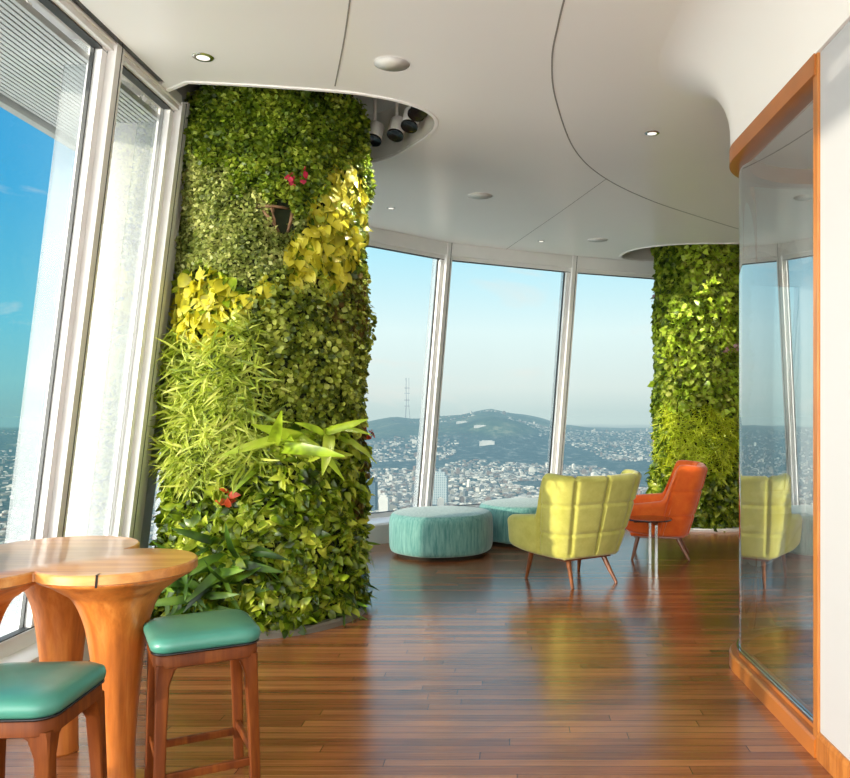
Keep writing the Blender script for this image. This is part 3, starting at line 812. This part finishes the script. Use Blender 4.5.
# trefoil outline = union of three discs and their middle
def trefoil(extra=0):
    pts = []
    for k in range(288):
        a = 2*PI*k/288; best = .1
        for (x, y, r) in tc:
            dx, dy = x-ox, y-oy; r_ = r+extra
            b = dx*math.cos(a)+dy*math.sin(a); disc_ = b*b-(dx*dx+dy*dy-r_*r_)
            if disc_ > 0: best = max(best, b+math.sqrt(disc_))
        pts.append((best*math.cos(a), best*math.sin(a)))
    return pts
bm = BM()
o1, o2, o3 = trefoil(-.006), trefoil(0), trefoil(-.03)
def ring(loop, z): return [bm.verts.new((x, y, z)) for x, y in loop]
rs = [ring(o3, TZ-.052), ring(o2, TZ-.036), ring(o2, TZ-.006), ring(o1, TZ)]
for p, q in zip(rs, rs[1:]):
    for i in range(288): bm.faces.new((p[i], p[(i+1) % 288], q[(i+1) % 288], q[i]))
bm.faces.new(rs[-1]); bm.faces.new(rs[0][::-1])
obj('tabletop', bm, M['tablelip'], troot, angle=35)
prof = [(.068, 0), (.067, .04), (.066, .12), (.068, .2), (.082, .38), (.108, .6), (.132, .7), (.165, .77), (.20, .80), (.245, .832), (.282, .852), (.292, .865)]
pp = crom([(i,)+p for i, p in enumerate(prof)], np.linspace(0, len(prof)-1, 45))
for (x, y, r) in tc:
    bm = BM(); add_lathe(bm, [(a[0], a[1]) for a in pp], 48, (x-ox, y-oy), lambda a: 1+.012*math.sin(3*a+x*9))
    lg = obj('trunk', bm, M['tablewood'], troot, smooth=True)
# drying cracks on the rims
for (px, a0) in ((97, None),):
    bm = BM()
    ang = math.atan2(-.976, .217); x, y, r = tc[0]
    cxk, cyk = x-ox+r*math.cos(ang), y-oy+r*math.sin(ang)
    add_beam(bm, (cxk, cyk, TZ-.045), (cxk+.004, cyk, TZ+.001), (-math.sin(ang), math.cos(ang), 0), .008, .004, 0, 0)
    add_beam(bm, (cxk, cyk, TZ+.0005), (cxk-.004, cyk+.035, TZ+.0005), (0, 0, 1), .001, .005)
    obj('rim_crack', bm, M['crack'], troot)
bm = BM(); 
for (x, y, r) in tc[:1]:
    bm = BM(); add_lathe(bm, [(.14, 0), (.14, .012), (.135, .015), (.01, .015)], 40, (x-ox, y-oy)); obj('foot_plate', bm, M['tablelip'], troot, angle=40)

# ------------------------------------------------------------------ counter stools
def make_stool():
    root = empty('counter_stool')
    h = .19
    # seat cushion: rounded square, domed
    def sq(r, rc, z, n=10):
        pts = []
        for q in range(4):
            cx_, cy_ = ((1, 1), (-1, 1), (-1, -1), (1, -1))[q]
            for k in range(n+1):
                a = q*PI/2+PI/2*k/n
                pts.append((cx_*(r-rc)+rc*math.cos(a), cy_*(r-rc)+rc*math.sin(a), z))
        return pts
    def loft(levels, cap_top=True):
        bm = BM(); rr = []
        for lv in levels: rr.append([bm.verts.new(p) for p in sq(*lv)])
        n = len(rr[0])
        for p, q in zip(rr, rr[1:]):
            for i in range(n): bm.faces.new((p[i], p[(i+1) % n], q[(i+1) % n], q[i]))
        bm.faces.new(rr[0][::-1]); bm.faces.new(rr[-1]); return bm
    bm = loft([(h+.004, .06, .645), (h+.014, .07, .655), (h+.018, .075, .672), (h+.014, .075, .69), (h-.004, .07, .702), (h-.05, .06, .710), (h-.12, .04, .713)])
    seat = obj('seat', bm, M['leather'], root, smooth=True)
    obj('piping', loft([(h+.008, .062, .638), (h+.012, .066, .641), (h+.012, .066, .646), (h+.006, .062, .648)]), M['black'], seat, smooth=True)
    obj('seat_frame', loft([(h-.004, .055, .585), (h+.004, .06, .59), (h+.004, .06, .632), (h, .058, .638)]), M['stoolwood'], root, angle=40)
    for sx, sy in ((1, -1), (-1, -1), (1, 1), (-1, 1)):
        bm = BM()
        secs = [(0, .019, 0.012), (.14, .0195, .008), (.35, .021, .004), (.52, .024, 0), (.575, .034, -.006), (.60, .052, -.018)]
        rr = []
        for z, r, o in secs:
            cx_, cy_ = sx*(h-.002-r+max(o, 0)), sy*(h-.002-r+max(o, 0))
            rr.append([bm.verts.new((cx_+a*r, cy_+b*r, z)) for a, b in ((-.8, -1), (.8, -1), (1, -.8), (1, .8), (.8, 1), (-.8, 1), (-1, .8), (-1, -.8))])
        for p, q in zip(rr, rr[1:]):
            for i in range(8): bm.faces.new((p[i], p[(i+1) % 8], q[(i+1) % 8], q[i]))
        bm.faces.new(rr[0][::-1]); bm.faces.new(rr[-1])
        obj('leg', bm, M['stoolwood'], root, angle=45)
    e = h-.018
    for a, b, z in (((-e, -e), (e, -e), .165), ((e, -e), (e, e), .20), ((e, e), (-e, e), .165), ((-e, e), (-e, -e), .20)):
        bm = BM(); add_beam(bm, (a[0], a[1], z), (b[0], b[1], z), (0, 0, 1), .032, .02, bevel=.004)
        obj('stretcher', bm, M['stoolwood'], root)
    return root
st = make_stool()
st.scale = (.96, .96, .955)
st.location = (-1.215, 3.15, 0); st.rotation_euler = (0, 0, math.radians(29))
tag(st, 'wooden counter stool with teal leather seat between the table and the plant column', 'stool', 'counter stools at the bar table')
s2 = copy_tree(st); s2.location = (-1.52, 2.48, 0); s2.rotation_euler = (0, 0, math.radians(3))
tag(s2, 'wooden counter stool with teal leather seat nearest the camera, before the table trunks', 'stool')

# ------------------------------------------------------------------ ottomans
def ottoman(x, y, r, h, rot, label):
    root = empty('ottoman', (x, y, 0), rot); tag(root, label, 'ottoman', 'teal velvet ottomans by the far windows')
    prof = [(r*.90, .035), (r*.955, .045), (r*.985, .07), (r, .12), (r*1.005, h*.55), (r, h-.09), (r*.985, h-.045), (r*.95, h-.015), (r*.88, h), (r*.5, h+.012), (.01, h+.016)]
    pp = crom([(i,)+p for i, p in enumerate(prof)], np.linspace(0, len(prof)-1, 46))
    bm = BM(); add_lathe(bm, [(max(a[0], .004), a[1]) for a in pp], 72, (0, 0), lambda a: 1+.012*math.cos(6*a))
    obj('cushion', bm, M['teal'], root, smooth=True)
    bm = BM(); add_lathe(bm, [(r*.86, 0), (r*.86, .045)], 48); obj('plinth', bm, M['soil'], root, angle=40)
ottoman(-.73, 8.52, .545, .445, .3, 'teal velvet ottoman on the dark floor nearest the big plant column')
ottoman(.19, 9.35, .55, .445, .1, 'teal velvet ottoman half hidden behind the yellow armchair')

# ------------------------------------------------------------------ winged armchairs
def make_armchair(mat):
    root = empty('armchair')
    nt, nv, nc = 190, 46, 7
    ts = np.linspace(-1, 1, nt)
    half = [(0, 0, 0.), (.14, .40, .004), (.26, .80, .02), (.34, 1.0, .07), (.44, 1.05, .15), (.54, 1.08, .24)]
    def ztop(t):
        a = abs(t)
        tw = .955-.035*math.exp(-((a)/.12)**2*1.0)*0+.022*min(1, (a/.45)**2)
        k = 1/(1+math.exp(-min(50, (a-.585)/.009)))
        arm = .615-.04*max(0, (a-.62)/.38)
        return tw*(1-k)+arm*k
    def zbot(t):
        a = abs(t); return .245+.07*max(0, (a-.5)/.5)**1.3
    def base(t, z):
        a = abs(t); sg = 1 if t >= 0 else -1
        h = max(0, (z-.25)/.7)
        w_ = .285+.110*h**.75
        yb = -.255-.20*h**.9
        if a <= .54:
            x, y = crom(half, [a])[0]; x *= w_; y += yb
        else:
            u = (a-.54)/.46
            x0, yb0 = 1.08*w_, yb+.24
            x1 = .405+.07*h; y1 = .35
            x = x0+(x1-x0)*u+.03*math.sin(u*PI); y = yb0+(y1-yb0)*u
        return np.array((sg*x, y, z))
    def groove(t, z):
        g = 0
        for s_, w_ in ((0, .011), (.255, .011), (-.255, .011), (.575, .012), (-.575, .012)):
            g += math.exp(-((t-s_)/w_)**2)
        if abs(t) < .58:
            for zz in (.46, .71): g += .6*math.exp(-((z-zz)/.012)**2)
        return -.026*min(g, 1.1)
    bm = BM(); loops = []
    for t_ in ts:
        z0, z1 = zbot(t_), ztop(t_)
        th = .085 if abs(t_) < .5 else .085+.02*min(1, (abs(t_)-.5)/.2)
        edge = min(1, (1-abs(t_))/.10); th *= math.sqrt(max(.02, 1-(1-edge)**2))
        shrink = (1-math.sqrt(max(0, 1-(1-edge)**2)))*.06
        z0 += shrink; z1 -= shrink
        def frame(z):
            e = 1e-3
            a = base(max(-1, t_-e), z); b = base(min(1, t_+e), z)
            tg = (b-a); tg /= np.linalg.norm(tg); return np.array((tg[1], -tg[0], 0.))
        loop = []
        zs = np.linspace(z0+th/2, z1-th/2, nv)
        for z in zs:
            f_ = frame(z); loop.append(base(t_, z)+f_*(th/2+groove(t_, z)))
        for k in range(1, nc):
            a = PI*k/nc; f_ = frame(zs[-1]); p = base(t_, zs[-1])+f_*(th/2*math.cos(a)); p[2] += th/2*math.sin(a)+groove(t_, 2)*.7; loop.append(p)
        for z in zs[::-1]:
            f_ = frame(z); loop.append(base(t_, z)-f_*(th/2+groove(t_, z)))
        for k in range(1, nc):
            a = PI*k/nc; f_ = frame(zs[0]); p = base(t_, zs[0])-f_*(th/2*math.cos(a)); p[2] -= th/2*math.sin(a); loop.append(p)
        loops.append([bm.verts.new(p) for p in loop])
    m = len(loops[0])
    for p, q in zip(loops, loops[1:]):
        for i in range(m): bm.faces.new((p[i], p[(i+1) % m], q[(i+1) % m], q[i]))
    bm.faces.new(loops[0]); bm.faces.new(loops[-1][::-1])
    obj('shell', bm, mat, root, smooth=True)
    bm = BM(); add_box(bm, -.33, .33, -.26, .33, .27, .45, .06, 5); 
    for v in bm.verts: v.co.z += .015*math.cos(v.co.x*4)*math.cos(v.co.y*4)
    obj('seat_cushion', bm, mat, root, smooth=True)
    bm = BM(); add_box(bm, -.29, .29, -.26, .29, .235, .29, .025, 3); obj('seat_base', bm, mat, root, smooth=True)
    bm = BM(); add_box(bm, -.25, .25, -.21, .25, .215, .24, .005); obj('leg_frame', bm, M['chairleg'], root)
    for (fx, fy, ax, ay) in ((-.235, -.30, -.185, -.17), (.235, -.30, .185, -.17), (-.31, .27, -.295, .21), (.27, .27, .24, .21)):
        bm = BM(); add_tube(bm, [(fx, fy, 0), (fx+(ax-fx)*.5, fy+(ay-fy)*.5, .115), (ax, ay, .24)], [.013, .019, .024], 12)
        obj('leg', bm, M['chairleg'], root, angle=50)
    return root
ch = make_armchair(M['yellow']); ch.location = (.565, 7.16, 0); ch.rotation_euler = (0, 0, math.radians(33)); ch.scale = (1.03, 1.03, 1.01)
tag(ch, 'yellow green winged armchair with tufted back turned to the camera', 'armchair', 'winged armchairs around the side table')
ch2 = make_armchair(M['orange']); ch2.location = (1.56, 8.36, 0); ch2.rotation_euler = (0, 0, math.radians(79))
tag(ch2, 'bright orange winged armchair seen from the side before the far plant column', 'armchair', 'winged armchairs around the side table')

# ------------------------------------------------------------------ side table
sroot = empty('side_table', (1.345, 7.72, 0)); tag(sroot, 'small round dark topped side table with slim metal legs between the two armchairs', 'side table')
bm = BM(); add_lathe(bm, [(.19, .455), (.215, .46), (.22, .468), (.215, .476), (.19, .478)], 48); obj('tabletop', bm, M['darkwood'], sroot, angle=40)
bm = BM()
add_beam(bm, (.035, -.18, .445), (.035, .18, .445), (0, 0, 1), .025, .03); add_beam(bm, (-.15, 0, .445), (.15, 0, .445), (0, 0, 1), .02, .03)
obj('bracket', bm, M['stoolwood'], sroot)
for (dx, dy) in ((.035, -.17), (.035, .17)):
    bm = BM(); add_box(bm, dx-.014, dx+.014, dy-.008, dy+.008, 0, .45, .002); obj('leg', bm, M['chrome'], sroot)

# ------------------------------------------------------------------ the city far below
GZ = -240.
ridge = np.array([(-400, 440), (0, 432), (150, 430), (300, 428), (345, 427), (375, 421), (395, 417.5), (415, 421), (437, 418.5), (460, 415), (480, 411), (490, 409), (505, 412), (525, 416), (545, 421), (560, 426), (580, 429), (610, 432), (655, 434), (760, 436), (1200, 440)], float)
def height(X, Y):
    Y = np.maximum(Y, 1.); px = 510+800*X/Y
    r1 = np.interp(px, ridge[:, 0], ridge[:, 1])
    dist = Y
    top = (H_EYE-(r1-412)*6000/800)-GZ
    h = top*np.exp(-((dist-6000)/np.where(dist < 6000, 1500., 4000.))**2)
    # a wooded knoll before the ridge
    h += 75*np.exp(-(((px-505)/38.)**2+((dist-4600)/420.)**2))
    h += 60*np.exp(-(((px-420)/60.)**2+((dist-4700)/500.)**2))
    h += 12*np.sin(X*.0031+1)*np.cos(Y*.0027)+8*np.sin(X*.008)*np.cos(Y*.007+2)
    return GZ+h
us = np.linspace(-1.4, .75, 240); ds = np.concatenate([np.linspace(250, 9000, 190), np.linspace(9500, 40000, 30)])
U, D = np.meshgrid(us, ds); X = U*D; Y = D; Z = height(X, Y)
verts = np.stack([X, Y, Z], -1).reshape(-1, 3); nu = len(us)
faces = [(r*nu+c_, r*nu+c_+1, (r+1)*nu+c_+1, (r+1)*nu+c_) for r in range(len(ds)-1) for c_ in range(nu-1)]
me = bpy.data.meshes.new('terrain'); me.from_pydata(verts.tolist(), [], faces)
tag(link('terrain_hills', me, M['terrain'], None, True), 'hazy city ground rising to wooded hills on the horizon', kind='structure')
# houses
houses = []
n = 24000
u = np.where(rng.uniform(0, 1, n) < .55, rng.uniform(-.22, .2, n), rng.uniform(-.75, .45, n))
dd = 700*np.exp(rng.uniform(0, math.log(6000/700.), n))
hx, hy = u*dd, dd
dens = np.sin(hx*.0045+1)*np.cos(hy*.0038)+np.sin(hx*.0017+hy*.0012)
gz = height(hx, hy)
px = 510+800*hx/hy; py = 412-800*(gz-H_EYE)/hy
ok = (dens > -.75) & (gz < GZ+130+60*np.sin(hx*.006)*np.sin(hy*.005+1)+np.where(rng.uniform(0, 1, n) < .25, 90, rng.uniform(-25, 25, n))) & ~((((px-505)/32.)**2+((hy-4500)/480.)**2) < 1) & ~((hy < 1150) & (px > 200))
hx, hy, gz, px, py = hx[ok], hy[ok], gz[ok], px[ok], py[ok]
n = len(hx)
wx_ = rng.uniform(6, 13, n)*rng.choice([1, 1, 1, 1.9], n); wy_ = rng.uniform(7, 13, n); hh = np.where(rng.uniform(0, 1, n) < .03, rng.uniform(12, 26, n), rng.uniform(3.5, 7, n))
rot = rng.choice([.35, .35, .9], n)+rng.normal(0, .05, n)
vis = ((px > 1) & (px < 160) & (py < 560)) | ((px > 378) & (px < 645) & (py < 505))
size = np.where(vis, np.sqrt(wx_*hh)/hy, 0)
order = np.argsort(-size); chosen = set(order[:290].tolist())
roofbm = BM()
def house_mesh():
    bm = BM(); add_box(bm, -.5, .5, -.5, .5, -.3, .8)
    a = [bm.verts.new(p) for p in ((-.52, -.52, .8), (.52, -.52, .8), (.52, .52, .8), (-.52, .52, .8), (0, -.52, 1.), (0, .52, 1.))]
    bm.faces.new((a[0], a[1], a[4])); bm.faces.new((a[2], a[3], a[5])); bm.faces.new((a[1], a[2], a[5], a[4])); bm.faces.new((a[3], a[0], a[4], a[5]))
    me = bpy.data.meshes.new('city_building'); bmesh.ops.recalc_face_normals(bm, faces=bm.faces[:]); bm.to_mesh(me); bm.free(); me.materials.append(M['house_one']); return me
roofbm.free()
hm = house_mesh()
for i in order[:290]:
    o = bpy.data.objects.new('city_building', hm); C.objects.link(o)
    o.location = (hx[i], hy[i], gz[i]); o.scale = (wx_[i], wy_[i], hh[i]); o.rotation_euler = (0, 0, rot[i])
    tag(o, 'tiny pale building among many in the hazy city outside the windows', 'building', 'small buildings of the hazy city')
rest = np.array([i for i in range(n) if i not in chosen])
bx = np.array([(-.5, -.5, -.3), (.5, -.5, -.3), (.5, .5, -.3), (-.5, .5, -.3), (-.5, -.5, .8), (.5, -.5, .8), (.5, .5, .8), (-.5, .5, .8), (0, -.5, 1.), (0, .5, 1.)])
c_, s_ = np.cos(rot[rest]), np.sin(rot[rest])
lx_ = bx[None, :, 0]*wx_[rest][:, None]; ly_ = bx[None, :, 1]*wy_[rest][:, None]
W = np.stack([hx[rest][:, None]+lx_*c_[:, None]-ly_*s_[:, None], hy[rest][:, None]+lx_*s_[:, None]+ly_*c_[:, None], gz[rest][:, None]+bx[None, :, 2]*hh[rest][:, None]], -1).reshape(-1, 3)
F = []
for i in range(len(rest)):
    o = i*10
    F += [(o, o+1, o+5, o+4), (o+1, o+2, o+6, o+5), (o+2, o+3, o+7, o+6), (o+3, o, o+4, o+7), (o+5, o+6, o+9, o+8), (o+7, o+4, o+8, o+9), (o+4, o+5, o+8), (o+6, o+7, o+9)]
me = bpy.data.meshes.new('city_houses'); me.from_pydata(W.tolist(), [], F)
tag(link('city_houses', me, M['house']), 'countless tiny houses spread over the hazy city below', 'houses', kind='stuff')
# taller blocks that stand out
def tower(px, ybase, ytop, wpx, dist, mat, label, steps=()):
    X_, Y_ = (px-510)/800*dist, dist
    z1 = H_EYE-(ytop-412)*dist/800; z0 = height(np.array([X_]), np.array([Y_]))[0]-5
    w_ = wpx*dist/800
    root = empty('office_tower', (X_, Y_, z0)); tag(root, label, 'tower')
    bm = BM(); add_box(bm, -w_/2, w_/2, -w_/2, w_/2, 0, z1-z0); obj('shaft', bm, mat, root)
    bm = BM(); add_box(bm, -w_*.35, w_*.35, -w_*.35, w_*.35, z1-z0, z1-z0+w_*.25); add_box(bm, -w_*.1, w_*.1, -w_*.1, w_*.1, z1-z0, z1-z0+w_*.45); obj('roof_plant', bm, mat, root)
tower(369, 515, 482, 15, 1900, M['tower_dark'], 'dark slab tower in the city beside the big plant column')
tower(440, 510, 476, 15, 2000, M['tower_mid'], 'grey tower with rows of windows beyond the near far-window post')
tower(384, 520, 497, 9, 1850, M['dome'], 'low pale block beside the dark slab tower')
# mast on the hill
dist = 5900; X_ = (407-510)/800*dist; z0 = height(np.array([X_]), np.array([dist]))[0]; z1 = H_EYE+(412-378)*dist/800
root = empty('radio_mast', (X_, dist, z0)); tag(root, 'tall three legged radio mast on the hill beyond the windows', 'mast')
hM = z1-z0
bm = BM()
for a in (0, 2.1, 4.2):
    add_tube(bm, [(22*math.cos(a), 22*math.sin(a), -5), (9*math.cos(a), 9*math.sin(a), hM*.45), (14*math.cos(a), 14*math.sin(a), hM*.75), (14*math.cos(a), 14*math.sin(a), hM)], 1.6, 6)
obj('legs', bm, M['mast'], root)
bm = BM()
for z in (.3, .45, .62, .75):
    add_box(bm, -18, 18, -12, 12, hM*z-2, hM*z+2)
obj('cross_platforms', bm, M['mast'], root)
# large pale roofs on the hillside
for (px_, py_, wp, hp, lab) in ((462, 421, 11, 2.2, 'long white roof high on the hillside'), (480, 425, 12, 1.6, 'second white roof on the hillside, lower right of the first'), (487, 441, 15, 4, 'big pale building on the slope below the wooded knoll')):
    dist = 5000 if py_ < 430 else 4000
    X_ = (px_-510)/800*dist; zz = height(np.array([X_]), np.array([dist]))[0]
    # slide along the sight line until the ground meets it
    for dtest in np.arange(3000, 6200, 20.):
        if height(np.array([(px_-510)/800*dtest]), np.array([dtest]))[0] >= H_EYE-(py_+hp-412)*dtest/800: dist = dtest; break
    X_ = (px_-510)/800*dist; zz = height(np.array([X_]), np.array([dist]))[0]
    w_ = wp*dist/800; h_ = hp*dist/800
    bm = BM(); add_box(bm, -w_/2, w_/2, -w_/4, w_/4, -8, h_*.8); add_box(bm, -w_*.35, w_*.35, -w_/5, w_/5, h_*.8, h_)
    o = obj('hillside_building', bm, M['dome']); o.location = (X_, dist, zz); tag(o, lab, 'building')

# ------------------------------------------------------------------ render look
S.view_settings.view_transform = 'Standard'
S.view_settings.look = 'None'
S.view_settings.exposure = .1
S.cycles.transparent_max_bounces = 24
S.cycles.max_bounces = 8
S.cycles.diffuse_bounces = 5
S.cycles.caustics_reflective = False
